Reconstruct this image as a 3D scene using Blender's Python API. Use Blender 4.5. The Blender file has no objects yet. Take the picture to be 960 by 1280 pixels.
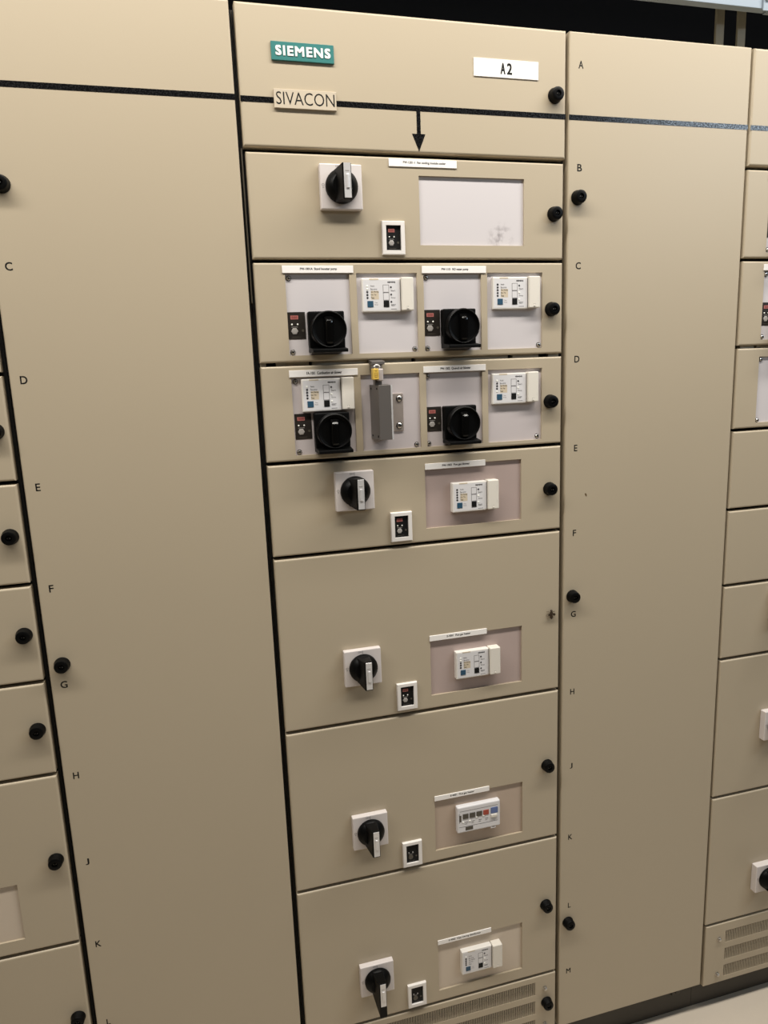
import bpy, bmesh, math, random
from mathutils import Matrix, Vector
random.seed(4)
S = bpy.context.scene
COL = S.collection

# ------------------------------------------------------------------ materials
def nd(nt, t, x=0, y=0):
    n = nt.nodes.new(t); n.location = (x, y); return n

def mat(name, col, rough=0.5, metal=0.0, bump=0.0, bscale=900.0, spec=0.5, var=0.0, vscale=3.0, coat=0.0, emit=None, estr=0.0):
    m = bpy.data.materials.new(name); m.use_nodes = True
    nt = m.node_tree; b = nt.nodes['Principled BSDF']
    b.inputs['Base Color'].default_value = (*col, 1)
    b.inputs['Roughness'].default_value = rough
    b.inputs['Metallic'].default_value = metal
    b.inputs['Specular IOR Level'].default_value = spec
    b.inputs['Coat Weight'].default_value = coat
    tc = nd(nt, 'ShaderNodeNewGeometry')
    if bump > 0:
        n = nd(nt, 'ShaderNodeTexNoise'); n.inputs['Scale'].default_value = bscale; n.inputs['Detail'].default_value = 2
        nt.links.new(tc.outputs['Position'], n.inputs['Vector'])
        bp = nd(nt, 'ShaderNodeBump'); bp.inputs['Strength'].default_value = bump; bp.inputs['Distance'].default_value = 0.0006
        nt.links.new(n.outputs['Fac'], bp.inputs['Height']); nt.links.new(bp.outputs['Normal'], b.inputs['Normal'])
    if var > 0:
        n = nd(nt, 'ShaderNodeTexNoise'); n.inputs['Scale'].default_value = vscale; n.inputs['Detail'].default_value = 4
        nt.links.new(tc.outputs['Position'], n.inputs['Vector'])
        r = nd(nt, 'ShaderNodeMapRange'); r.inputs['To Min'].default_value = 1 - var; r.inputs['To Max'].default_value = 1 + var
        nt.links.new(n.outputs['Fac'], r.inputs['Value'])
        mx = nd(nt, 'ShaderNodeVectorMath'); mx.operation = 'SCALE'; mx.inputs[0].default_value = col
        nt.links.new(r.outputs['Result'], mx.inputs['Scale']); nt.links.new(mx.outputs[0], b.inputs['Base Color'])
    if emit:
        b.inputs['Emission Color'].default_value = (*emit, 1); b.inputs['Emission Strength'].default_value = estr
    return m

M = {}
M['paint'] = mat('beige_powder_coat', (0.45, 0.381, 0.277), 0.42, bump=0.10, bscale=700, var=0.03, vscale=2.2)
M['inset'] = mat('white_inset_plate', (0.60, 0.565, 0.575), 0.45, var=0.03, vscale=9)
M['inset_grey'] = mat('lilac_grey_inset_plate', (0.535, 0.485, 0.485), 0.45, var=0.03, vscale=9)
M['inset_tint'] = mat('pink_grey_inset_plate', (0.45, 0.355, 0.325), 0.35, var=0.03, vscale=9)
M['inset_taupe'] = mat('taupe_inset_plate', (0.47, 0.37, 0.29), 0.35, var=0.03, vscale=9)
M['inset_pale'] = mat('pale_beige_inset_plate', (0.60, 0.51, 0.41), 0.4, var=0.03, vscale=9)
M['switch'] = mat('light_grey_plastic', (0.66, 0.61, 0.59), 0.4)
M['white'] = mat('white_plastic', (0.80, 0.765, 0.73), 0.4)
M['label'] = mat('white_label', (0.90, 0.87, 0.84), 0.45)
M['module'] = mat('cream_white_plastic', (0.76, 0.73, 0.685), 0.42)
M['module_cover'] = mat('ivory_plastic', (0.75, 0.71, 0.635), 0.45)
M['module_face'] = mat('pale_grey_foil', (0.70, 0.69, 0.70), 0.45)
M['black'] = mat('black_plastic', (0.0025, 0.0025, 0.0025), 0.4, spec=0.12)
M['blackmatt'] = mat('black_satin_plastic', (0.003, 0.003, 0.003), 0.45, bump=0.05, spec=0.12)
M['gloss'] = mat('glossy_black_plastic', (0.002, 0.002, 0.002), 0.16, spec=0.3)
M['seal'] = mat('black_rubber', (0.006, 0.006, 0.006), 0.8)
M['ink'] = mat('black_ink', (0.006, 0.006, 0.006), 0.6, spec=.2)
M['greyink'] = mat('grey_ink', (0.16, 0.15, 0.15), 0.6)
M['teal'] = mat('teal_enamel', (0.036, 0.185, 0.175), 0.35)
M['plate'] = mat('cream_enamel', (0.54, 0.465, 0.36), 0.4)
M['silver'] = mat('silver_foil', (0.72, 0.71, 0.71), 0.3, metal=0.35)
M['steel'] = mat('zinc_steel', (0.55, 0.53, 0.50), 0.28, metal=1.0)
M['alu'] = mat('brushed_aluminium', (0.17, 0.155, 0.145), 0.45, metal=0.5, bump=0.1, bscale=500)
M['alu_warm'] = mat('warm_zinc_plate', (0.50, 0.43, 0.385), 0.42, metal=0.6)
M['cyl'] = mat('satin_lock_cylinder', (0.60, 0.54, 0.52), 0.35, metal=.3)
M['brass'] = mat('yellow_lock_body', (0.70, 0.47, 0.09), 0.4)
M['brass_ink'] = mat('brown_stamp', (0.25, 0.14, 0.02), 0.5)
M['meter'] = mat('dark_brown_meter_face', (0.022, 0.018, 0.015), 0.35)
M['red'] = mat('dim_red_display', (0.42, 0.15, 0.13), 0.35)
M['redtext'] = mat('dark_red_segment', (0.16, 0.02, 0.02), 0.4)
M['dial'] = mat('grey_dial', (0.36, 0.34, 0.32), 0.4)
M['blue'] = mat('blue_button', (0.018, 0.072, 0.13), 0.5)
M['bluegrey'] = mat('pale_blue_button', (0.11, 0.16, 0.34), 0.45)
M['redbtn'] = mat('brick_red_button', (0.36, 0.06, 0.035), 0.45)
M['darkgrey'] = mat('dark_grey_button', (0.075, 0.065, 0.05), 0.5)
M['buff'] = mat('buff_tape', (0.62, 0.53, 0.40), 0.5)
M['led'] = mat('clear_indicator', (0.92, 0.92, 0.85), 0.25)
M['leddark'] = mat('dark_indicator', (0.03, 0.03, 0.035), 0.35)
M['olive'] = mat('dull_frame_edge', (0.085, 0.072, 0.05), 0.6)
M['rail'] = mat('galvanised_rail', (0.42, 0.38, 0.31), 0.55, metal=0.2)
M['tray'] = mat('galvanised_tray', (0.25, 0.30, 0.355), 0.45, metal=0.1)
M['post'] = mat('grey_steel_post', (0.29, 0.27, 0.21), 0.6)
M['plinth'] = mat('dark_plinth', (0.055, 0.047, 0.036), 0.6, var=0.25, vscale=12)
M['floor'] = mat('beige_concrete', (0.56, 0.49, 0.40), 0.7, bump=0.3, bscale=120, var=0.06, vscale=8)
M['dark'] = mat('dark_wall', (0.012, 0.012, 0.014), 0.9)
M['insect'] = mat('dark_brown_chitin', (0.035, 0.02, 0.008), 0.5)
M['wing'] = mat('dull_brown_wing', (0.12, 0.075, 0.03), 0.5)

# black tape whose fine grain glints where a lamp reflects in it
m = mat('black_glitter_tape', (0.005, 0.005, 0.0055), 0.13)
nt = m.node_tree; b = nt.nodes['Principled BSDF']
g = nd(nt, 'ShaderNodeNewGeometry'); n = nd(nt, 'ShaderNodeTexNoise'); n.inputs['Scale'].default_value = 520; n.inputs['Detail'].default_value = 1
nt.links.new(g.outputs['Position'], n.inputs['Vector'])
bp = nd(nt, 'ShaderNodeBump'); bp.inputs['Strength'].default_value = 0.22; bp.inputs['Distance'].default_value = 0.0006
nt.links.new(n.outputs['Fac'], bp.inputs['Height']); nt.links.new(bp.outputs['Normal'], b.inputs['Normal'])
n2 = nd(nt, 'ShaderNodeTexNoise'); n2.inputs['Scale'].default_value = 430; n2.inputs['Detail'].default_value = 2; nt.links.new(g.outputs['Position'], n2.inputs['Vector'])
rr = nd(nt, 'ShaderNodeMapRange'); rr.inputs['From Min'].default_value = .42; rr.inputs['From Max'].default_value = .58; rr.inputs['To Min'].default_value = .10; rr.inputs['To Max'].default_value = .34
nt.links.new(n2.outputs['Fac'], rr.inputs['Value']); nt.links.new(rr.outputs['Result'], b.inputs['Roughness']); b.inputs['Specular IOR Level'].default_value = .4
M['tape'] = m

# white inset plate with a grey smudge near its lower right corner
m = mat('smudged_inset_plate', (0.62, 0.585, 0.595), 0.45)
nt = m.node_tree; b = nt.nodes['Principled BSDF']
g = nd(nt, 'ShaderNodeNewGeometry')
d = nd(nt, 'ShaderNodeVectorMath'); d.operation = 'DISTANCE'; d.inputs[1].default_value = (0.462, 0.006, 1.871)
nt.links.new(g.outputs['Position'], d.inputs[0])
r = nd(nt, 'ShaderNodeMapRange'); r.inputs['From Min'].default_value = 0.004; r.inputs['From Max'].default_value = 0.03
r.inputs['To Min'].default_value = 1; r.inputs['To Max'].default_value = 0
nt.links.new(d.outputs['Value'], r.inputs['Value'])
n = nd(nt, 'ShaderNodeTexNoise'); n.inputs['Scale'].default_value = 95; n.inputs['Detail'].default_value = 3
nt.links.new(g.outputs['Position'], n.inputs['Vector'])
r2 = nd(nt, 'ShaderNodeMapRange'); r2.inputs['From Min'].default_value = 0.45; r2.inputs['From Max'].default_value = 0.7
nt.links.new(n.outputs['Fac'], r2.inputs['Value'])
mu = nd(nt, 'ShaderNodeMath'); mu.operation = 'MULTIPLY'
nt.links.new(r.outputs['Result'], mu.inputs[0]); nt.links.new(r2.outputs['Result'], mu.inputs[1])
mx = nd(nt, 'ShaderNodeMix'); mx.data_type = 'RGBA'; mx.inputs['A'].default_value = (0.62, 0.585, 0.595, 1); mx.inputs['B'].default_value = (0.27, 0.24, 0.25, 1)
nt.links.new(mu.outputs[0], mx.inputs['Factor']); nt.links.new(mx.outputs['Result'], b.inputs['Base Color'])
M['inset_smudge'] = m

# ------------------------------------------------------------------ mesh helpers
# all sizes in millimetres: x along the cabinet row, z up, d = distance in front of the door plane
def P(x, d, z): return Vector((x / 1000, -d / 1000, z / 1000))

class MB:
    def __init__(s): s.bm = bmesh.new(); s.mats = []
    def mi(s, m):
        m = M[m] if isinstance(m, str) else m
        if m not in s.mats: s.mats.append(m)
        return s.mats.index(m)
    def merge(s, b, m, smooth=False):
        i = s.mi(m)
        for f in b.faces: f.material_index = i; f.smooth = smooth
        me = bpy.data.meshes.new('t'); b.to_mesh(me); b.free()
        s.bm.from_mesh(me); bpy.data.meshes.remove(me); return s
    def box(s, x0, x1, z0, z1, d0, d1, m, bev=0.0, seg=2):
        b = bmesh.new(); bmesh.ops.create_cube(b, size=1)
        lo, hi = P(x0, d1, z0), P(x1, d0, z1)
        for v in b.verts: v.co = Vector([lo[i] + (v.co[i] + .5) * (hi[i] - lo[i]) for i in range(3)])
        if bev: bmesh.ops.bevel(b, geom=b.edges[:], offset=bev / 1000, segments=seg, affect='EDGES', profile=.5)
        return s.merge(b, m)
    def lathe(s, cx, cz, prof, m, seg=32):          # prof: (radius, d) pairs from the back to the front, axis along d
        b = bmesh.new(); rings = []
        for r, d in prof:
            rings.append([b.verts.new(P(cx + r * math.cos(a), d, cz + r * math.sin(a))) for a in [2 * math.pi * k / seg for k in range(seg)]])
        for A, B in zip(rings, rings[1:]):
            for k in range(seg): b.faces.new((A[k], A[(k + 1) % seg], B[(k + 1) % seg], B[k]))
        b.faces.new(rings[-1]); b.faces.new(rings[0][::-1])
        bmesh.ops.recalc_face_normals(b, faces=b.faces[:])
        for f in b.faces: f.smooth = len(f.verts) == 4
        for e in b.edges:
            if len(e.link_faces) == 2 and e.calc_face_angle(0) > 0.6: e.smooth = False
        i = s.mi(m)
        for f in b.faces: f.material_index = i
        me = bpy.data.meshes.new('t'); b.to_mesh(me); b.free(); s.bm.from_mesh(me); bpy.data.meshes.remove(me); return s
    def prism(s, pts, d0, d1, m, bev=0.0):          # pts: (x, z) outline, extruded from d0 to d1
        b = bmesh.new()
        f = b.faces.new([b.verts.new(P(x, d0, z)) for x, z in pts])
        e = bmesh.ops.extrude_face_region(b, geom=[f])
        for v in [v for v in e['geom'] if isinstance(v, bmesh.types.BMVert)]: v.co.y = -d1 / 1000
        bmesh.ops.recalc_face_normals(b, faces=b.faces[:])
        if bev: bmesh.ops.bevel(b, geom=[e for e in b.edges if e.calc_face_angle(0) > .5], offset=bev / 1000, segments=2, affect='EDGES', profile=.5)
        return s.merge(b, m)
    def hexa(s, back, front, m, bev=0.0):           # two outlines ((x, z, d) each) joined into one solid
        b = bmesh.new(); A = [b.verts.new(P(x, d, z)) for x, z, d in back]; B = [b.verts.new(P(x, d, z)) for x, z, d in front]
        n = len(A); b.faces.new(A[::-1]); b.faces.new(B)
        for k in range(n): b.faces.new((A[k], A[(k + 1) % n], B[(k + 1) % n], B[k]))
        bmesh.ops.recalc_face_normals(b, faces=b.faces[:])
        if bev: bmesh.ops.bevel(b, geom=b.edges[:], offset=bev / 1000, segments=2, affect='EDGES', profile=.5)
        return s.merge(b, m)
    def tube(s, pts, r, m, seg=10):                 # round bar along (x, z, d) points
        b = bmesh.new(); V = [P(x, d, z) for x, z, d in pts]; rings = []
        for i, v in enumerate(V):
            t = (V[min(i + 1, len(V) - 1)] - V[max(i - 1, 0)]).normalized()
            u = t.cross(Vector((.31, .77, .55))).normalized(); w = t.cross(u)
            rings.append([b.verts.new(v + (u * math.cos(a) + w * math.sin(a)) * r / 1000) for a in [2 * math.pi * k / seg for k in range(seg)]])
        for A, B in zip(rings, rings[1:]):
            for k in range(seg): b.faces.new((A[k], A[(k + 1) % seg], B[(k + 1) % seg], B[k]))
        b.faces.new(rings[-1]); b.faces.new(rings[0][::-1]); bmesh.ops.recalc_face_normals(b, faces=b.faces[:])
        return s.merge(b, m, True)
    def build(s, name, parent=None, label=None, kind=None, origin=None):
        me = bpy.data.meshes.new(name); bmesh.ops.recalc_face_normals(s.bm, faces=s.bm.faces[:])
        for v in s.bm.verts:
            if parent is not None: v.co -= parent_origin(parent)
        s.bm.to_mesh(me); s.bm.free()
        for m in s.mats: me.materials.append(m)
        o = bpy.data.objects.new(name, me); COL.objects.link(o)
        if parent is not None: o.parent = parent
        if label: o['label'] = label
        if kind: o['kind'] = kind
        return o

def parent_origin(p):
    v = Vector((0, 0, 0))
    while p is not None: v = v + p.location; p = p.parent
    return v

def thing(name, label, cat, loc, group=None):
    o = bpy.data.objects.new(name, None); COL.objects.link(o); o.location = P(*loc); o.empty_display_size = .05
    o['label'] = label; o['category'] = cat
    if group: o['group'] = group
    return o

def panel(mb, x0, x1, z0, z1, d0, d1, m, holes=(), bev=2.5, hbev=0.8):
    """sheet panel with rounded front edges and rectangular openings (x0, x1, z0, z1)"""
    xs = sorted({x0, x1, *[h[0] for h in holes], *[h[1] for h in holes]}); zs = sorted({z0, z1, *[h[2] for h in holes], *[h[3] for h in holes]})
    b = bmesh.new(); V = {}
    def vt(x, z):
        if (x, z) not in V: V[(x, z)] = b.verts.new(P(x, d1, z))
        return V[(x, z)]
    fs = []
    for a, c in zip(xs, xs[1:]):
        for e, f in zip(zs, zs[1:]):
            mx_, mz_ = (a + c) / 2, (e + f) / 2
            if any(h[0] < mx_ < h[1] and h[2] < mz_ < h[3] for h in holes): continue
            fs.append(b.faces.new((vt(a, e), vt(c, e), vt(c, f), vt(a, f))))
    ex = bmesh.ops.extrude_face_region(b, geom=fs)
    for v in [v for v in ex['geom'] if isinstance(v, bmesh.types.BMVert)]: v.co.y = -d0 / 1000
    bmesh.ops.recalc_face_normals(b, faces=b.faces[:])
    yf = -d1 / 1000
    out, inn = [], []
    for e in b.edges:
        if e.calc_face_angle(0) < .5 or any(abs(v.co.y - yf) > 1e-6 for v in e.verts): continue
        c = (e.verts[0].co + e.verts[1].co) / 2 * 1000
        (out if (abs(c.x - x0) < .01 or abs(c.x - x1) < .01 or abs(c.z - z0) < .01 or abs(c.z - z1) < .01) else inn).append(e)
    if bev and out: bmesh.ops.bevel(b, geom=out, offset=bev / 1000, segments=4, affect='EDGES', profile=.5)
    return mb.merge(b, m)

def lettermesh(mb, body, x0, x1, z0, z1, d, m, weight=0.0, thick=0.12, space=1.0):
    """flat raised lettering fitted to a rectangle on the door plane; weight (in letter heights) thickens the strokes"""
    cu = bpy.data.curves.new('t', 'FONT'); cu.body = body; cu.size = 1; cu.offset = min(weight, 0); cu.space_character = space; cu.resolution_u = 3
    ob = bpy.data.objects.new('t', cu); COL.objects.link(ob)
    dg = bpy.context.evaluated_depsgraph_get(); dg.update()
    me = bpy.data.meshes.new_from_object(ob.evaluated_get(dg))
    bpy.data.objects.remove(ob); bpy.data.curves.remove(cu)
    xs = [v.co.x for v in me.vertices]; ys = [v.co.y for v in me.vertices]
    ax, bx, ay, by = min(xs), max(xs), min(ys), max(ys)
    w = max(weight, 0) * (z1 - z0); sh = [(0, 0)]
    if w: sh = [(0, 0), (w, w), (-w, w), (w, -w), (-w, -w), (w, 0), (-w, 0)]
    for n, (sx, sz) in enumerate(sh):
        b = bmesh.new(); b.from_mesh(me)
        for v in b.verts: v.co = P(x0 + w + (v.co.x - ax) / (bx - ax) * (x1 - x0 - 2 * w) + sx, d + thick * (1 - .03 * n), z0 + w + (v.co.y - ay) / max(by - ay, 1e-6) * (z1 - z0 - 2 * w) + sz)
        if thick > .3:
            ex = bmesh.ops.extrude_face_region(b, geom=b.faces[:])
            for v in [v for v in ex['geom'] if isinstance(v, bmesh.types.BMVert)]: v.co.y = -d / 1000
        mb.merge(b, m)
    bpy.data.meshes.remove(me); return mb

def text(body, x0, x1, z0, z1, d, m, parent, name='lettering', weight=0.0, thick=0.15, label=None, space=1.0):
    return lettermesh(MB(), body, x0, x1, z0, z1, d, m, weight, thick, space).build(name, parent, label)

# ------------------------------------------------------------------ small fittings (all are parts of a unit or door)
def lock_knob(par, x, z, d=0.0):
    mb = MB(); x, z = -130 + (x + 130) * 1.004, 1640 + (z - 1640) * 1.004
    mb.lathe(x, z, [(13.5, d), (13.5, d + 2), (12.4, d + 4), (12.1, d + 12), (11.2, d + 14.6), (9.6, d + 15.5), (5.2, d + 15.5), (4.9, d + 12.5)], 'black', 28)
    mb.box(x - 2.2, x + 2.2, z - .8, z + .8, d + 12.2, d + 13.6, 'dial')
    mb.lathe(x, z, [(1.7, d + 12), (1.7, d + 14.2)], 'blackmatt', 12)
    return mb.build('lock_knob', par)

def screw(par, x, z, d=-4.0, r=3.6, name='screw'):
    mb = MB()
    mb.lathe(x, z, [(r + .9, d), (r + .9, d + .6)], 'ink', 18)
    mb.lathe(x, z, [(r, d), (r, d + 1.6), (r * .72, d + 2.9), (r * .45, d + 3.1), (r * .42, d + 1.2)], 'steel', 18)
    mb.box(x - r * .4, x + r * .4, z - .45, z + .45, d + 1.1, d + 1.5, 'ink')
    return mb.build(name, par)

def name_strip(par, x0, x1, z0, z1, txt, tx0, tx1, d=0.0):
    mb = MB(); mb.box(x0, x1, z0, z1, d, d + 1.8, 'label', .4, 1)
    s = mb.build('name_strip', par)
    zc = (z0 + z1) / 2
    text(txt, tx0, tx1, zc - 2.4, zc + 2.7, d + 1.8, 'ink', s, weight=0.03, thick=.05)
    return s

def rotary_switch(par, cx, cz, tip=-29, plate_d=13, right=False):
    mb = MB(); mb.box(cx - 36.5, cx + 36.5, cz - 36.5, cz + 36.5, 0, plate_d, 'switch', 1.6)
    mb.box(cx - .4, cx + .4, cz + 29, cz + 35, plate_d, plate_d + .15, 'greyink')
    mb.box(cx - 33, cx - 30, cz - 2.2, cz - 1.6, plate_d, plate_d + .15, 'greyink')
    lettermesh(mb, 'O', cx - 34, cx - 29.5, cz + 0, cz + 4.6, plate_d, 'greyink')
    lettermesh(mb, 'ON', cx - 9, cx - 2, cz + 31, cz + 34, plate_d, 'greyink')
    sw = mb.build('rotary_switch', par)
    h = MB(); d = plate_d
    h.lathe(cx, cz, [(28, d), (28, d + 5), (26.8, d + 8), (21, d + 15), (18, d + 17)], 'black', 40)
    h.hexa([(cx - 14, cz + 25, d + 3), (cx + 11, cz + 25, d + 3), (cx + 11, cz - 26, d + 3), (cx - 14, cz - 26, d + 3)],
           [(cx - 7, cz + 28, d + 43), (cx + 8.2, cz + 28, d + 43), (cx + 8.2, cz + tip, d + 43), (cx - 7, cz + tip, d + 43)], 'black', 1.5)
    h.build('handle', sw)
    g = MB(); g.box(cx - 4.8, cx + 7.0, cz - 27, cz + 27, d + 42.6, d + 43.6, 'silver', .4, 1)
    g.box(cx - 1.4, cx + 3.6, cz - 12, cz + 10, d + 43.2, d + 45.4, 'silver', .9)
    g.box(cx - 2.6, cx + 4.2, cz + 14.5, cz + 15.6, d + 43.5, d + 43.9, 'dial')
    g.build('grip_strip', sw)
    return sw

def isolator(par, cx, cz):
    """black square isolator with a round lockable knob"""
    d = -4
    mb = MB(); mb.box(cx - 32, cx + 32, cz - 31, cz + 32, d, d + 17, 'blackmatt', 2.4, 3)
    mb.hexa([(cx - 32, cz - 28, d + 2), (cx + 32, cz - 28, d + 2), (cx + 32, cz - 38, d + 2), (cx - 32, cz - 38, d + 2)],
            [(cx - 31, cz - 33, d + 42), (cx + 31, cz - 33, d + 42), (cx + 31, cz - 39, d + 42), (cx - 31, cz - 39, d + 42)], 'blackmatt', 1.2)
    s = mb.build('isolator_switch', par)
    k = MB()
    k.lathe(cx, cz, [(26, d + 16), (26, d + 22), (31.5, d + 23), (31.5, d + 35), (31.0, d + 37), (29.6, d + 38.2), (28.4, d + 37.6), (27.4, d + 34), (24, d + 33.2)], 'black', 48)
    k.hexa([(cx - 10, cz + 27, d + 29), (cx + 10, cz + 27, d + 29), (cx + 10, cz - 27, d + 29), (cx - 10, cz - 27, d + 29)],
           [(cx - 6, cz + 14, d + 44), (cx + 6, cz + 14, d + 44), (cx + 6, cz - 25, d + 41), (cx - 6, cz - 25, d + 41)], 'gloss', 3.5)
    k.build('knob', s)
    return s

def meter_face(base, x0, x1, z0, z1, d, display=True):
    """dark display with red readout, two keys and a dial; children of base"""
    w, h = x1 - x0, z1 - z0
    if display:
        a = MB(); a.box(x0 + .16 * w, x0 + .60 * w, z1 - .27 * h, z1 - .13 * h, d, d + .5, 'red')
        lettermesh(a, '888', x0 + .22 * w, x0 + .54 * w, z1 - .245 * h, z1 - .155 * h, d + .5, 'redtext')
        a.build('readout', base)
    for fx in (.22, .55):
        a = MB(); a.lathe(x0 + fx * w, z1 - .46 * h, [(.048 * w, d), (.048 * w, d + .9), (.03 * w, d + 1.2)], 'led' if display else 'dial', 14); a.build('key', base)
    a = MB(); a.lathe(x0 + .36 * w, z0 + .29 * h, [(.2 * w, d), (.2 * w, d + .8), (.14 * w, d + 1.4)], 'dial' if display else 'darkgrey', 6 if display else 18)
    a.lathe(x0 + .84 * w, z0 + .31 * h, [(.075 * w, d), (.075 * w, d + .4)], 'darkgrey', 14)
    a.box(x0 + .18 * w, x0 + .56 * w, z0 + .44 * h, z0 + .455 * h, d, d + .12, 'dial')
    a.box(x0 + .2 * w, x0 + .7 * w, z0 + .06 * h, z0 + .075 * h, d, d + .12, 'darkgrey')
    a.build('dial', base)

def flat_meter(par, x0, x1, z0, z1):
    mb = MB(); mb.box(x0, x1, z0, z1, -4.4, -3.2, 'meter', .4, 1)
    s = mb.build('motor_meter', par); meter_face(s, x0, x1, z0, z1, -3.2); return s

def framed_meter(par, cx, cz, lit=True):
    mb = MB(); panel(mb, cx - 21, cx + 21, cz - 28.5, cz + 28.5, 0, 6, 'white', [(cx - 13.6, cx + 13.6, cz - 20.6, cz + 21.4)], 1.6)
    s = mb.build('motor_meter', par)
    f = MB(); f.box(cx - 13.6, cx + 13.6, cz - 20.6, cz + 21.4, .2, 2, 'ink'); f.build('meter_face', s)
    meter_face(s, cx - 13, cx + 13, cz - 20, cz + 21, 2, lit); return s

def control_module(par, x, z, base=-4.0, led=0, pale=True, dep=8, tint='buff'):
    """operator panel: indicator column, blue and black keys, stacked key fields, raised blank cover at its right; (x, z) is its lower left corner"""
    d = base + dep; w, h = 71, 58; f = (1296 - d) / 1284; x, z = -130 + (x + 130) * f, 1640 + (z - 1640) * f
    mb = MB(); mb.box(x, x + w, z, z + h, base, d, 'module', 1.6, 2)
    mb.box(x + 3, x + w - 1, z + 3, z + h - 3, d - .2, d + .15, 'module_face')
    mb.box(x + 14, x + 31, z + h - 3.2, z + h - .7, d - .2, d + .35, 'buff', .2, 1)
    s = mb.build('control_module', par)
    c = MB(); c.box(x + w + .8, x + w + 23.5, z + 1.5, z + h + 1, base, d + 5.5, 'module_cover', 1.8, 3)
    c.box(x + w + 9.5, x + w + 13.5, z + 4, z + 7.5, d + 5.3, d + 6.4, 'module_cover', .6, 1)
    c.box(x + w + 10, x + w + 10.7, z + 4, z + 9, d + 5.4, d + 5.8, 'greyink'); c.box(x + w + 12.4, x + w + 13.1, z + 4, z + 9, d + 5.4, d + 5.8, 'greyink')
    c.box(x + w + 19.4, x + w + 20.4, z + 15, z + 22, d + 5.4, d + 5.75, 'module'); c.box(x + w + 19.4, x + w + 20.4, z + 40, z + 48, d + 5.4, d + 5.75, 'module')
    c.build('blank_cover', s)
    q = MB(); q.box(x + 9, x + 20, z + 8.4, z + 19.2, d, d + .9, 'blue', .4, 1); q.build('blue_key', s, 'blue square key')
    q = MB(); q.box(x + 39, x + 49.4, z + 8.2, z + 19.4, d, d + .9, 'ink', .4, 1); q.build('black_key', s, 'black square key')
    for k in range(2):
        zz = z + 20 + 13.6 * k
        q = MB(); panel(q, x + 38.6, x + 49.8, zz, zz + 13.2, d, d + .35, 'greyink', [(x + 39.3, x + 49.1, zz + .7, zz + 12.5)], 0)
        q.box(x + 39.2, x + 49.2, zz + .6, zz + 12.6, d, d + .28, 'module_face'); q.build('blank_key', s)
    for k in range(5):
        q = MB(); zz = z + h - 13.5 - 5.0 * k
        on = (k in (0, 1)) if led == 0 else (k == 0 if led == 1 else (k in (0, 4) if led == 2 else False))
        q.lathe(x + 9.6, zz, [(1.9, d), (1.9, d + .5), (1.2, d + .8)], 'led' if on else 'leddark', 12); q.build('indicator_light', s)
    for k in range(3):
        q = MB(); zz = z + h - 15.5 - 12.6 * k
        q.lathe(x + 53.5, zz, [(1.7, d), (1.7, d + .5), (1.1, d + .8)], 'leddark' if k == 0 else ('led' if led else 'leddark'), 12); q.build('indicator_light', s)
    q = MB()
    if tint: q.box(x + 16, x + 30.6, z + h - 36.5, z + h - 21.5, d, d + .2, tint)
    for k, (t, wd, mt) in enumerate((('Ready', 7, 'greyink'), ('Bus error', 12, 'greyink'), ('Gen. Warning', 14, 'ink'), ('Gen. Trip', 10, 'ink'), ('Test', 6, 'ink'))):
        zz = z + h - 15.2 - 5.0 * k; lettermesh(q, t, x + 16, x + 16 + wd, zz, zz + 3.3, d + .2, mt, .004)
    lettermesh(q, 'Test', x + 22.5, x + 28, z + 15.2, z + 17, d + .15, 'greyink'); lettermesh(q, 'Reset', x + 22.5, x + 28.8, z + 11.8, z + 13.6, d + .15, 'greyink')
    q.build('lettering', s); q = MB(); lettermesh(q, 'SIEMENS', x + 47.5, x + 62, z + h - 8.3, z + h - 5.6, d + .15, 'ink', .05)
    q.box(x + 52.5, x + 63, z + 4.2, z + 5.2, d, d + .2, 'greyink')
    for k in range(3):
        zz = z + h - 23 - 12.6 * k; lettermesh(q, 'Start' if k == 0 else ('Stop' if k == 1 else 'RESET'), x + 53, x + 61.5, zz, zz + 3.3, d + .15, 'greyink' if k < 2 else 'ink', .006)
    q.box(x + w - .3, x + w + .5, z + 2, z + h - 2, d, d + .2, 'greyink')
    q.build('lettering', s)
    return s

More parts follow.
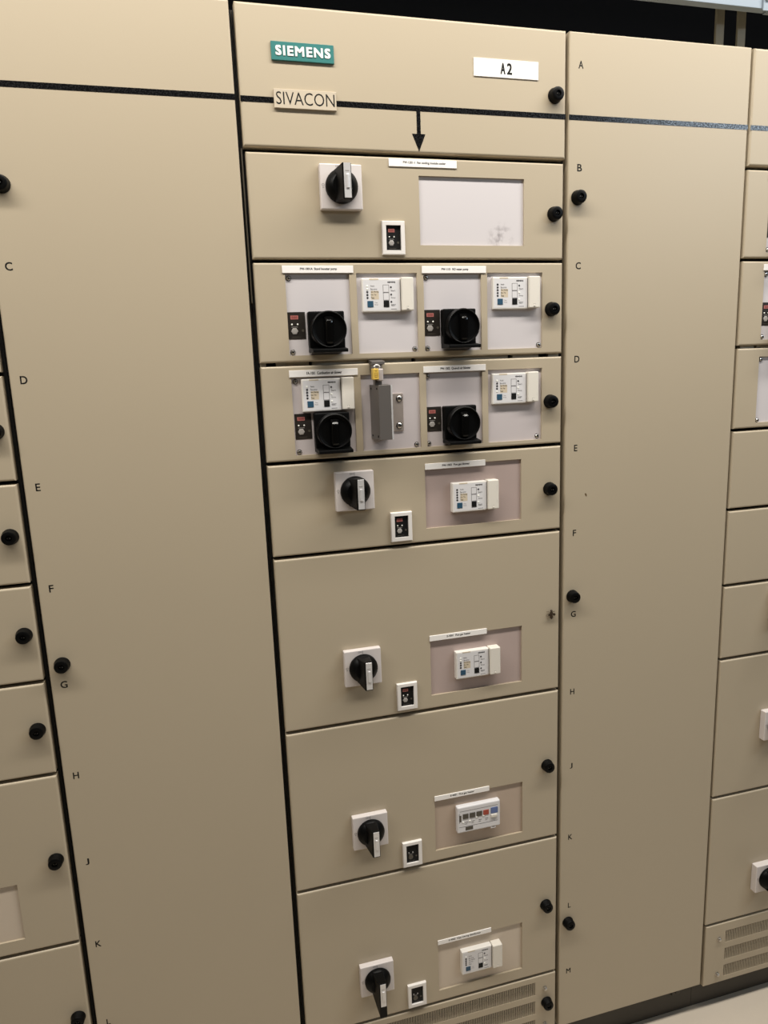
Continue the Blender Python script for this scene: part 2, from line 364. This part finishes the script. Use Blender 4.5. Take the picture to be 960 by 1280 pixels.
def status_module(par, x, z):
    """rounded white operator panel with a row of four coloured keys and a slider"""
    d = 9; mb = MB(); mb.box(x, x + 98, z, z + 61, -4, d, 'module_face', 3, 3)
    mb.box(x + 6, x + 92, z + 50.5, z + 51.3, d, d + .2, 'greyink'); mb.box(x + 4, x + 92, z + 14, z + 14.7, d, d + .2, 'greyink')
    mb.box(x + 4, x + 5, z + 24, z + 46, d, d + .2, 'greyink')
    s = mb.build('control_module', par)
    for k, (a, m_) in enumerate(((12, 'darkgrey'), (27.5, 'darkgrey'), (43, 'darkgrey'), (58.5, 'redbtn'))):
        q = MB(); q.box(x + a, x + a + 13, z + 32.5, z + 44.5, d, d + 1.0, m_, .5, 1); q.build('red_key' if k == 3 else 'grey_key', s, 'brick red key' if k == 3 else None)
    q = MB(); q.box(x + 76, x + 92, z + 33, z + 46.5, d, d + .8, 'bluegrey', .8, 1); q.build('blue_key', s, 'pale blue key')
    q = MB(); q.box(x + 75.5, x + 90, z + 24, z + 31.5, d, d + 3, 'module_cover', 1.4, 2); q.build('slider', s)
    for a, b_ in ((12, 25.5), (27, 26.2), (43, 31.6), (58.5, 31.6)):
        q = MB(); q.lathe(x + a + .8, z + b_, [(1.8, d), (1.8, d + .8), (1, d + 1.4)], 'led', 12); q.build('indicator_light', s)
    q = MB(); q.box(x + 18, x + 35, z + 5, z + 13, d - 1, d + .2, 'darkgrey'); q.build('socket_cover', s)
    q = MB(); q.box(x + 76, x + 88, z - 4, z + 6, d - 7, d - 1, 'module_face', .8, 1); q.box(x + 80, x + 85, z - 1, z + 2, d - 1, d - .8, 'greyink'); q.build('release_tab', s)
    q = MB()
    for a in (15, 30, 46, 61): q.box(x + a + 2, x + a + 9, z + 23.5, z + 24.8, d, d + .2, 'greyink'); q.box(x + a + 2, x + a + 7, z + 19.8, z + 20.8, d, d + .2, 'greyink')
    q.box(x + 4.5, x + 9, z + 27, z + 42, d, d + .25, 'darkgrey')
    q.build('lettering', s)
    return s

def unit(name, label, cat, x0, x1, z0, z1, holes=(), insets=(), group=None, knob=None, depth_m='paint'):
    """withdrawable unit: front panel with recessed plates behind its openings"""
    t = thing(name, label, cat, ((x0 + x1) / 2, 0, z0), group)
    mb = MB(); panel(mb, x0, x1, z0, z1, -18, 0, 'paint', holes, 3.4)
    mb.build('front_panel', t)
    for (a, b_, c, e), mm in zip(holes, insets):
        if mm is None: continue
        q = MB(); q.box(a - 1.5, b_ + 1.5, c - 1.5, e + 1.5, -9, -4, mm); q.build('inset_plate', t)
    if knob: lock_knob(t, *knob)
    return t

# ------------------------------------------------------------------ the setting
WX0, WX1 = -2600, 3400
mb = MB(); mb.box(WX0, WX1, -50, 0, -2000, 3600, 'floor'); mb.build('floor', kind='structure')
mb = MB(); mb.box(WX0, WX1, 0, 5200, -2100, -2000, 'dark'); mb.build('wall_back', kind='structure')

# ------------------------------------------------------------------ cabinet carcasses
TOP = 2223; BOT = 96
def carcass(name, label, x0, x1, group):
    t = thing(name, label, 'cabinet', ((x0 + x1) / 2, 0, 0), group)
    mb = MB(); mb.box(x0 + .5, x1 - .5, BOT + 4, TOP - 3, -600, -26, 'paint'); mb.build('body', t)
    mb = MB(); mb.box(x0 + .6, x1 - .6, BOT + 5, TOP - 4, -25.9, -21, 'seal'); mb.build('rubber_seal', t)
    mb = MB(); mb.box(x0 + .5, x1 - .5, 0, BOT + 3.5, -560, -34, 'plinth')
    mb.box(x1 - 62, x1 - 38, 52, 84, -34, -29, 'plinth', 2); mb.lathe(x1 - 50, 66, [(7, -29), (7, -25), (5, -23)], 'plinth', 6)
    mb.build('plinth', t)
    return t

def row_letter(par, ch, cx, cz):
    wd = {'J': 6.5, 'L': 7, 'E': 7.5, 'F': 7.5, 'M': 11.5, 'G': 11.5, 'C': 11, 'D': 11}.get(ch, 10)
    return text(ch, cx - wd / 2, cx + wd / 2, cz - 6.5, cz + 6.5, 0, 'ink', par, 'row_letter', weight=0.022, thick=.06)

def stripe(par, x0, x1, z0=2076.5, z1=2085.5):
    mb = MB(); mb.box(x0, x1, z0, z1, 0, .35, 'tape'); return mb.build('stripe', par, 'black stripe')

ROWS = 'ABCDEFGHJKLM'
# ---- tall door cabinet, left
cl = carcass('cable_cabinet', 'plain tall door cabinet left of the rotary switches, knob and letter G together', -401, 0, 'plain tall door cabinets')
mb = MB(); panel(mb, -395.5, -6, BOT, TOP + 1, -20, 0, 'paint'); dl = mb.build('door', cl)
stripe(dl, -395.4, -6.2, 2078, 2087)
for k, ch in enumerate(ROWS): row_letter(dl, ch, -374.5, 2170 - 175.2 * k)
for z in (1939, 1158, 382): lock_knob(dl, -372 if z != 1939 else -369, z)
# ---- tall door cabinet, right
cr = carcass('cable_cabinet', 'plain tall door cabinet right of the rotary switches, lettered A to M', 595, 994.5, 'plain tall door cabinets')
mb = MB(); panel(mb, 598, 991.5, BOT, TOP + 1, -20, 0, 'paint'); dr = mb.build('door', cr)
stripe(dr, 598.1, 991.4)
for k, ch in enumerate(ROWS): row_letter(dr, ch, 621.5, 2170 - 175 * k)
for z in (1941, 1162, 382): lock_knob(dr, 615, z)
q = MB(); q.prism([(643.5, 1375), (646, 1376.5), (648.5, 1372), (648, 1369), (645.5, 1370.5)], 0, .2, 'wing'); q.build('scuff_mark', dr, 'small brown scuff')

# ---- central feeder cabinet
cc = carcass('feeder_cabinet', 'central cabinet column with a teal maker plate and white A2 plate on its header', 0, 595, 'cabinet columns with stacked units')
mb = MB(); panel(mb, 2.5, 591.5, 2009, TOP + 1, -20, 0, 'paint', bev=4); hp = mb.build('header_panel', cc)
stripe(hp, 2.7, 591.3)
q = MB(); q.prism([(303.5, 2076.5), (303.5, 2040), (294.5, 2040), (306.8, 2011.5), (319, 2040), (310.5, 2040), (310.5, 2076.5)], 0, .35, 'tape'); q.build('arrow', hp, 'black arrow pointing down')
lock_knob(hp, 566, 2113)
mb = MB(); mb.box(57, 161, 2140.5, 2168.5, 0, 3.5, 'teal', .5, 1); s = mb.build('brand_plate', cc, 'teal plate with white letters')
text('SIEMENS', 64, 155, 2147.5, 2162.5, 3.5, 'label', s, weight=.045, thick=1, space=1.16)
mb = MB(); mb.box(57, 161.5, 2068.5, 2097.5, 0, 4, 'plate', .5, 1); s = mb.build('series_plate', cc, 'cream plate with thin black letters')
text('SIVACON', 60.5, 158.5, 2074, 2093.5, 4, 'ink', s, weight=-.003, thick=.1)
mb = MB(); mb.box(411, 535.5, 2138.5, 2168, 0, 1.6, 'label', .3, 1); s = mb.build('designation_plate', cc, 'white plate reading A2')
text('A', 461.5, 471, 2144, 2162.5, 1.6, 'ink', s, weight=.035, thick=.1); text('2', 474, 484, 2144, 2162.5, 1.6, 'ink', s, weight=.035, thick=.1)
# rail glimpsed in the gap under the third row of units
mb = MB()
for a, b_ in ((6, 16), (34, 92), (98, 284), (292, 478), (488, 543), (564, 586)): mb.box(a, b_, 1651.6, 1657.4, -20.9, -9, 'rail')
mb.box(3, 588, 1646, 1664, -20.9, -18.6, 'seal'); mb.build('frame_rail', cc)
mb = MB(); mb.box(-1.5, .6, 1760, 2008, -20, -9, 'olive'); mb.build('frame_edge', cc)

CG = 'units stacked in the central cabinet'
X0, X1 = 5, 588.5
def seam(z): return z + 3.3, z - 3.3
sm = [2005.5, 1828.5, 1654.5, 1480, 1305, 956, 605.5, 254.5]

# B
u = unit('switch_unit', 'topmost unit with rotary switch and an empty smudged white window', 'drawer', X0, X1, sm[1] + 3.3, sm[0] - 4.5, [(304.5, 508, 1855.5, 1972)], ['inset_smudge'], CG, (566, 1911))
rotary_switch(u, 161.5, 1947); framed_meter(u, 253.5, 1866.5)
name_strip(u, 250, 376, 1985.5, 1998.5, 'FW-1201-1  Fan cooling module cooler', 276, 355)

# C and D: two motor starters side by side
def quad(label, zt, zb, kn, holes_dz, ins='inset'):
    h = [(57.5, 171, zb + holes_dz[0], zb + holes_dz[1]), (183.5, 296, zb + holes_dz[0], zb + holes_dz[1]), (308.5, 421, zb + holes_dz[0], zb + holes_dz[1]), (433, 546, zb + holes_dz[0], zb + holes_dz[1])]
    return unit('starter_unit', label, 'drawer', X0, X1, zb + 3.3, zt - 3.3, h, [ins] * 4, CG, kn)
u = quad('unit below the empty white window, two black isolators, control module right of each', sm[1], sm[2], (562, 1740), (14.5, 153.5))
isolator(u, 124, 1711); isolator(u, 372.5, 1711.5)
flat_meter(u, 58.2, 89, 1697.5, 1743.5); flat_meter(u, 308.8, 340, 1697, 1743.5)
control_module(u, 190, 1740, led=0); control_module(u, 439, 1741, led=3)
for x, z in ((64, 1800), (64, 1675), (289.5, 1674.5), (314.5, 1800), (314.5, 1674.5), (540, 1675)): screw(u, x, z)
name_strip(u, 53, 178.5, 1808, 1820.5, 'PW-1001A  Stand booster pump', 84, 149); name_strip(u, 305.5, 430.5, 1807, 1819.5, 'PW-1101  RO water pump', 343, 395)

u = quad('unit with a metal lock bracket between its two black isolators', sm[2], sm[3], (560.5, 1566), (12.5, 151), 'inset_grey')
isolator(u, 125, 1535); isolator(u, 371.5, 1535.5)
flat_meter(u, 59.5, 90, 1521.5, 1567); flat_meter(u, 308.8, 338.5, 1521, 1567)
control_module(u, 73, 1570, led=1); control_module(u, 436.5, 1566, led=2)
for x, z in ((65, 1624), (65, 1498.5), (288, 1498.5), (312.5, 1624), (312.5, 1498.5), (537.5, 1499.5)): screw(u, x, z)
name_strip(u, 54, 178.5, 1631.5, 1643.5, 'FA-1001  Combustion air blower', 85, 149); name_strip(u, 303.5, 428, 1630.5, 1642, 'FW-1002  Quench air blower', 337, 397)
# lock bracket on the second inset plate
mb = MB(); mb.hexa([(200.5, 1613, -4), (235, 1613, -4), (235, 1515, -4), (200.5, 1515, -4)], [(206, 1612, 38), (229, 1612, 38), (229, 1514.5, 38), (206, 1514.5, 38)], 'alu', .6)
mb.hexa([(229, 1612, 30), (233.5, 1612, 30), (233.5, 1514.5, 30), (229, 1514.5, 30)], [(228.5, 1612, 37.5), (233, 1612, 34), (233, 1514.5, 34), (228.5, 1514.5, 37.5)], 'silver')
for z in (1606, 1521):
    for d in (4, 31):
        xx = 200.5 + (d + 4) / 42 * 5.5; mb.box(xx - .8, xx + .6, z - 1.6, z + 1.6, d - 1.5, d + 1.5, 'ink')
s = mb.build('lock_bracket', u, 'grey metal bracket')
mb = MB(); mb.box(230, 263, 1526, 1595, -4, -1.2, 'alu_warm', .4, 1); mb.build('mounting_flange', s)
screw(s, 255.5, 1585.5, -1.2, 5.2); screw(s, 254.5, 1536, -1.2, 5.2)
mb = MB(); mb.box(203.5, 213, 1611.5, 1626, 12, 26, 'alu', .6, 1); mb.box(213, 217, 1611.5, 1625, 14, 24, 'steel', .4, 1); mb.build('hasp', s)
mb = MB(); mb.hexa([(200, 1658, -8), (226, 1658, -8), (226, 1648, -8), (200, 1648, -8)], [(202, 1654, 14), (226, 1654, 14), (226, 1648.5, 14), (202, 1648.5, 14)], 'alu', .5)
mb.box(201, 220.5, 1638, 1650, .2, 13, 'alu', .8, 1); mb.build('hanger_clip', s)
# padlock
pk = thing('padlock', 'tiny padlock with yellow body and steel cylinder hanging above the steel lock bracket', 'padlock', (206, 20, 1619))
mb = MB(); mb.box(196.5, 207, 1622, 1641.5, 28, 42, 'brass', 1.2); mb.build('body', pk, 'yellow body')
mb = MB(); lettermesh(mb, 'W', 199.6, 204.2, 1635.5, 1639, 42, 'brass_ink'); mb.box(199, 204.8, 1626, 1634.5, 42, 42.12, 'brass_ink')
for k in range(3): mb.box(199.6, 204.2, 1627 + 2.6 * k, 1628.6 + 2.6 * k, 42.1, 42.25, 'brass')
mb.build('stamp', pk)
mb = MB(); mb.hexa([(207.2, 1641, 16), (217.5, 1641, 16), (217.5, 1619.5, 16), (207.2, 1619.5, 16)], [(207.2, 1641, 36), (217, 1641, 36), (217, 1619.5, 36), (207.2, 1619.5, 36)], 'cyl', 2); mb.build('cylinder', pk, 'steel cylinder')
mb = MB(); mb.tube([(203, 1640, 30), (203, 1645, 28), (206, 1648, 24), (210, 1648, 22), (213, 1645, 24), (213, 1640, 26)], 1.6, 'steel'); mb.build('shackle', pk)

# E, F, H, K
def window_unit(label, zt, zb, win, inset, kn, sw_z, mt_z, lab, txt, tx, mod, tip=-29, led=0, lit=True, tint='buff'):
    u = unit('switch_unit', label, 'drawer', X0, X1, zb + 3.3, zt - 3.3, [win], [inset], CG, kn)
    rotary_switch(u, 161, sw_z, tip); framed_meter(u, 250.5, mt_z, lit)
    name_strip(u, *lab, txt, *tx)
    if mod: control_module(u, *mod, led=led, tint=tint, dep=13)
    return u
window_unit('short rotary switch unit directly under the unit with the metal lock bracket', sm[3], sm[4], (301.5, 502, 1334.5, 1456), 'inset_tint', (560.5, 1393), 1421.5, 1344, (301.5, 425, 1449, 1460.5), 'FW-1002  Flue gas blower', (336, 392), (352, 1363), led=3)
window_unit('tall unit without lock knob, a dark insect on its right edge', sm[4], sm[5], (303, 503, 987.5, 1110), 'inset_tint', None, 1074.5, 996.5, (301.5, 424.5, 1104, 1115.5), 'E-4001  Flue gas heater', (338, 389), (353, 1019), led=0)
u = window_unit('tall unit whose window holds a rounded module with red and blue keys', sm[5], sm[6], (303.5, 504.5, 633.5, 755), 'inset_taupe', (559.5, 787), 719.5, 642, (303, 426.5, 750.5, 761.5), 'E-4001  Flue gas heater', (338, 392), None, lit=False)
status_module(u, 350, 668.5)
window_unit('tall central unit just above the slotted vent, its long black handle pointing down', sm[6], sm[7], (302.5, 503.5, 285.5, 406), 'inset_pale', (558.5, 442), 368.5, 294, (302, 427.5, 403, 414), 'E-4002  Heat tracing distribution', (327, 402), (353, 321), tip=-54, led=1, lit=False, tint=None)

def vent_unit(label, x0, x1, zb, zt, sx0, sx1, rows, bolts, kn, grp, pitch=3.55):
    t = thing('vent_panel', label, 'vent panel', ((x0 + x1) / 2, 0, zb), grp)
    mb = MB(); panel(mb, x0, x1, zb, zt, -18, 0, 'paint', [(sx0, sx1, a, b_) for a, b_ in rows]); mb.build('front_panel', t)
    for a, b_ in rows:
        mb = MB(); n_ = int((sx1 - sx0) / pitch)
        for k in range(n_ + 1): mb.box(sx0 + k * pitch - .7, sx0 + k * pitch + .7, a - .5, b_ + .5, -1.6, -.4, 'paint')
        mb.build('slotted_grille', t)
    for x, z in bolts:
        mb = MB(); mb.lathe(x, z, [(5.5, 0), (5.5, 1.2), (4.6, 1.8), (4.2, 5), (3.0, 6.2)], 'steel', 16); mb.build('bolt', t)
    if kn: lock_knob(t, *kn)
    return t
vent_unit('slotted vent panel with a black knob at the foot of the central cabinet', X0, X1, BOT, sm[7] - 3.3, 56, 537, [(202, 237), (151, 186), (100, 135)], [(561, 216), (561, 118)], (562, 183), 'slotted vent panels')
# ---- right feeder cabinet
cf = carcass('feeder_cabinet', 'cabinet column cut off by the right edge of the photo, vent at its foot', 994.5, 1594.5, 'cabinet columns with stacked units')
mb = MB(); panel(mb, 998, 1591, 2011, TOP + 1, -20, 0, 'paint', bev=4); hp = mb.build('header_panel', cf); stripe(hp, 998.2, 1590.8)
RG = 'units stacked in the cabinet at the right edge'
R0, R1 = 998, 1590
rs = [2007, 1832, 1657, 1483, 1309, 1136, 961, 611, 261]
mb = MB()
for a, b_ in ((1011, 1046), (1052, 1250)): mb.box(a, b_, 1654, 1660, -20.9, -9, 'rail')
mb.build('frame_rail', cf)
def rquad(lab, i, ins=True):
    zb = rs[i + 1]; h = [(1053 + o, 1166 + o, zb + 14, zb + 153) for o in (0, 125, 250, 375)]
    return unit('starter_unit', lab, 'drawer', R0, R1, zb + 3.3, rs[i] - 3.3, h, ['inset'] * 4, RG), zb
u, zb = rquad('unit at the right edge just below the header with the black stripe', 0)
flat_meter(u, 1054.5, 1085, zb + 44, zb + 90); isolator(u, 1119, zb + 57); screw(u, 1060, zb + 20); name_strip(u, 1048, 1173, zb + 154, zb + 166, 'PW-1002', 1070, 1100)
u, zb = rquad('unit at the right edge showing the end of a white strip and dark meter', 1)
flat_meter(u, 1054.5, 1085, zb + 43, zb + 90); isolator(u, 1119, zb + 57); screw(u, 1059.5, zb + 146); screw(u, 1059.5, zb + 20); name_strip(u, 1049.5, 1174.5, zb + 153.5, zb + 166, 'PW-1003', 1075, 1105)
u, zb = rquad('unit at the right edge with a blank pale plate screwed at its corners', 2)
screw(u, 1060, zb + 147); screw(u, 1060, zb + 19)
t = unit('switch_unit', 'blank unit at the right edge just under the pale plate with corner screws', 'drawer', R0, R1, rs[4] + 3.3, rs[3] - 3.3, group=RG)
t = unit('switch_unit', 'blank unit at the right edge second below the pale plate with corner screws', 'drawer', R0, R1, rs[5] + 3.3, rs[4] - 3.3, group=RG)
t = unit('switch_unit', 'short unit at the right edge with only a sliver of a switch plate in view', 'drawer', R0, R1, rs[6] + 3.3, rs[5] - 3.3, group=RG); rotary_switch(t, 1157, 1080)
t = unit('switch_unit', 'tall unit at the right edge showing the side of a white switch plate', 'drawer', R0, R1, rs[7] + 3.3, rs[6] - 3.3, group=RG); rotary_switch(t, 1155, 783, plate_d=16)
t = unit('switch_unit', 'tall unit above the right edge vent with half of a black rotary handle in view', 'drawer', R0, R1, rs[8] + 3.3, rs[7] - 3.3, group=RG); rotary_switch(t, 1160.5, 373, plate_d=17)
vent_unit('slotted vent panel at the foot of the right edge column, beside the pale floor', R0 + 3, R1, 87, rs[8] - 3.3, 1059, 1536, [(201, 234), (151, 184), (102, 135)], [(1040, 216), (1040, 114)], None, 'slotted vent panels')

# ---- left feeder cabinet
ce = carcass('feeder_cabinet', 'cabinet column cut off by the left edge of the photo', -1001, -401, 'cabinet columns with stacked units')
mb = MB(); panel(mb, -997, -407, 2011, TOP + 1, -20, 0, 'paint', bev=4); hp = mb.build('header_panel', ce); stripe(hp, -996.8, -407.2, 2078, 2087)
LG = 'units stacked in the cabinet at the left edge'
L0, L1 = -997, -406.5
ls = [2006, 1830, 1655, 1479.5, 1304.5, 1129, 952.5, 606, 255]
for i, (lab, kz) in enumerate((('unit beyond the left edge of the photo in the row of the letter B', 1915), ('topmost sliver of a unit at the left edge, level with the letter C', 1741), ('unit at the left edge level with the letter D', 1565),
        ('unit at the left edge whose lock knob is just below the letter E', 1391), ('unit at the left edge whose lock knob is just below the letter F', 1219), ('unit at the left edge whose lock knob is just below the letter G', 1044),
        ('tall unit at the left edge with the corner of a pale inset card in view', 788), ('tall unit at the bottom left corner, only the top of its knob in view', 450))):
    hol = [(-697, -496, 637, 750)] if i == 6 else ()
    t = unit('switch_unit', lab, 'drawer', L0, L1, ls[i + 1] + 3.3, ls[i] - 3.3, hol, ['inset_pale'] if hol else (), LG, (-425, kz))
vent_unit('slotted vent panel at the foot of the left edge column, below the frame', L0, L1, BOT, ls[8] - 3.3, -945, -465, [(202, 237), (151, 186), (100, 135)], [(-440, 216), (-440, 118)], (-440, 183), 'slotted vent panels')

# ------------------------------------------------------------------ overhead tray and posts
tr = thing('cable_tray', 'pale bluish metal cable tray running overhead above the cabinets at the top right', 'cable tray', (900, -200, 2322))
mb = MB(); panel(mb, -300, 1078, 2323, 2400, -64, -60, 'tray', bev=1); mb.box(-300, 1078, 2323, 2326, -78, -64, 'tray'); mb.box(-300, 1078, 2397, 2400, -150, -64, 'tray'); mb.build('tray_channel', tr)
mb = MB(); mb.box(1079, 2600, 2321, 2400, -64, -60, 'tray', .6, 1); mb.box(1079, 2600, 2321, 2325, -78, -64, 'tray'); mb.box(1079, 2600, 2397, 2400, -150, -64, 'tray'); mb.build('tray_channel', tr)
mb = MB(); mb.box(1062, 1104, 2318, 2402, -59.8, -56, 'tray', .6, 1)
for a in (1070, 1096):
    for z in (2340, 2384): mb.lathe(a, z, [(5, -56), (5, -53)], 'steel', 8)
mb.build('joint_plate', tr)
for x, lab in ((1007, 'left one of the two thin grey posts under the overhead tray'), (1060, 'right one of the two thin grey posts under the overhead tray')):
    t = thing('support_post', lab, 'post', (x, -122, TOP - 3), 'posts under the cable tray')
    mb = MB(); panel(mb, x - 10, x + 10, TOP - 3, 2396.5, -117, -112, 'post', bev=.8); mb.build('upright', t)
    mb = MB(); mb.box(x - 20, x + 20, TOP - 3, TOP + 2, -150, -98, 'post', .6, 1); mb.build('foot_plate', t)

# ------------------------------------------------------------------ insect on the front panel
it = thing('insect', 'small dark brown insect clinging to the tall unit front left of the letter G', 'insect', (569, 0, 1129))
mb = MB()
prof = [(0.4, 8.6), (1.7, 7.4), (2.0, 6), (1.2, 4.6), (2.2, 3), (2.4, .8), (1.5, -1), (2.4, -3), (2.5, -5.5), (1.6, -8), (.3, -9.6)]
b = bmesh.new(); rings = []
for r, z in prof: rings.append([b.verts.new(P(568.5 + r * math.cos(a), 3 + r * math.sin(a), 1128 + z)) for a in [2 * math.pi * k / 12 for k in range(12)]])
for A, B in zip(rings, rings[1:]):
    for k in range(12): b.faces.new((A[k], A[(k + 1) % 12], B[(k + 1) % 12], B[k]))
mb.merge(b, 'insect', True)
for sx in (-1, 1):
    for k, (a, c) in enumerate(((3.6, 4.5), (1.5, -1.0), (-.5, -5))): mb.tube([(568.5 + sx * 1.5, 1128 + a, 3), (568.5 + sx * 4.2, 1128 + (a + c) / 2 + 1.5, 4.6), (568.5 + sx * 6.6, 1128 + c, .3)], .32, 'insect', 6)
bo = mb.build('body', it)
for sx, a in ((-1, .5), (1, -.1)):
    mb = MB(); mb.prism([(568.5 + sx * 1, 1130.5), (568.5 + sx * 5.4, 1129.5 + a), (568.5 + sx * 6.2, 1126.5 + a), (568.5 + sx * 4, 1125 + a), (568.5 + sx * 1.4, 1127)], 4.5, 4.7, 'insect'); mb.build('wing', it)

it.scale = (1.35, 1.35, 1.15)
# ------------------------------------------------------------------ light
def area(name, loc, target, sx, sy, power, col):
    l = bpy.data.lights.new(name, 'AREA'); l.shape = 'RECTANGLE'; l.size = sx; l.size_y = sy; l.energy = power; l.color = col
    o = bpy.data.objects.new(name, l); COL.objects.link(o); o.location = loc
    o.rotation_euler = (Vector(target) - Vector(loc)).to_track_quat('-Z', 'Y').to_euler(); return o
area('aisle_lamp', (0.3, -0.70, 3.12), (0.3, -0.6, 0.0), 4.4, 0.2, 105, (1.0, 0.95, 0.87))
area('far_lamp', (3.2, -2.5, 2.93), (1.2, 0.0, 1.6), 1.4, 0.3, 22, (0.72, 0.86, 1.0))
w = bpy.data.worlds.new('room'); S.world = w; w.use_nodes = True
w.node_tree.nodes['Background'].inputs['Color'].default_value = (1.0, 0.84, 0.66, 1); w.node_tree.nodes['Background'].inputs['Strength'].default_value = 0.035

# ------------------------------------------------------------------ camera
cam = bpy.data.cameras.new('camera'); co = bpy.data.objects.new('camera', cam); COL.objects.link(co)
cam.sensor_fit = 'VERTICAL'; cam.sensor_height = 24; cam.lens = 16.9408; cam.clip_start = .05
R = Matrix(((0.963178, 0.0871911, -0.2543343), (-0.2662384, 0.1774061, -0.9474409), (-0.037488, 0.9802677, 0.1940872)))
co.matrix_world = Matrix.Translation((-0.130028, -1.296367, 1.640343)) @ R.to_4x4()
S.camera = co
S.view_settings.view_transform = 'Standard'; S.view_settings.look = 'None'; S.view_settings.gamma = 1; S.view_settings.use_curve_mapping = False
S.view_settings.exposure = 0.0
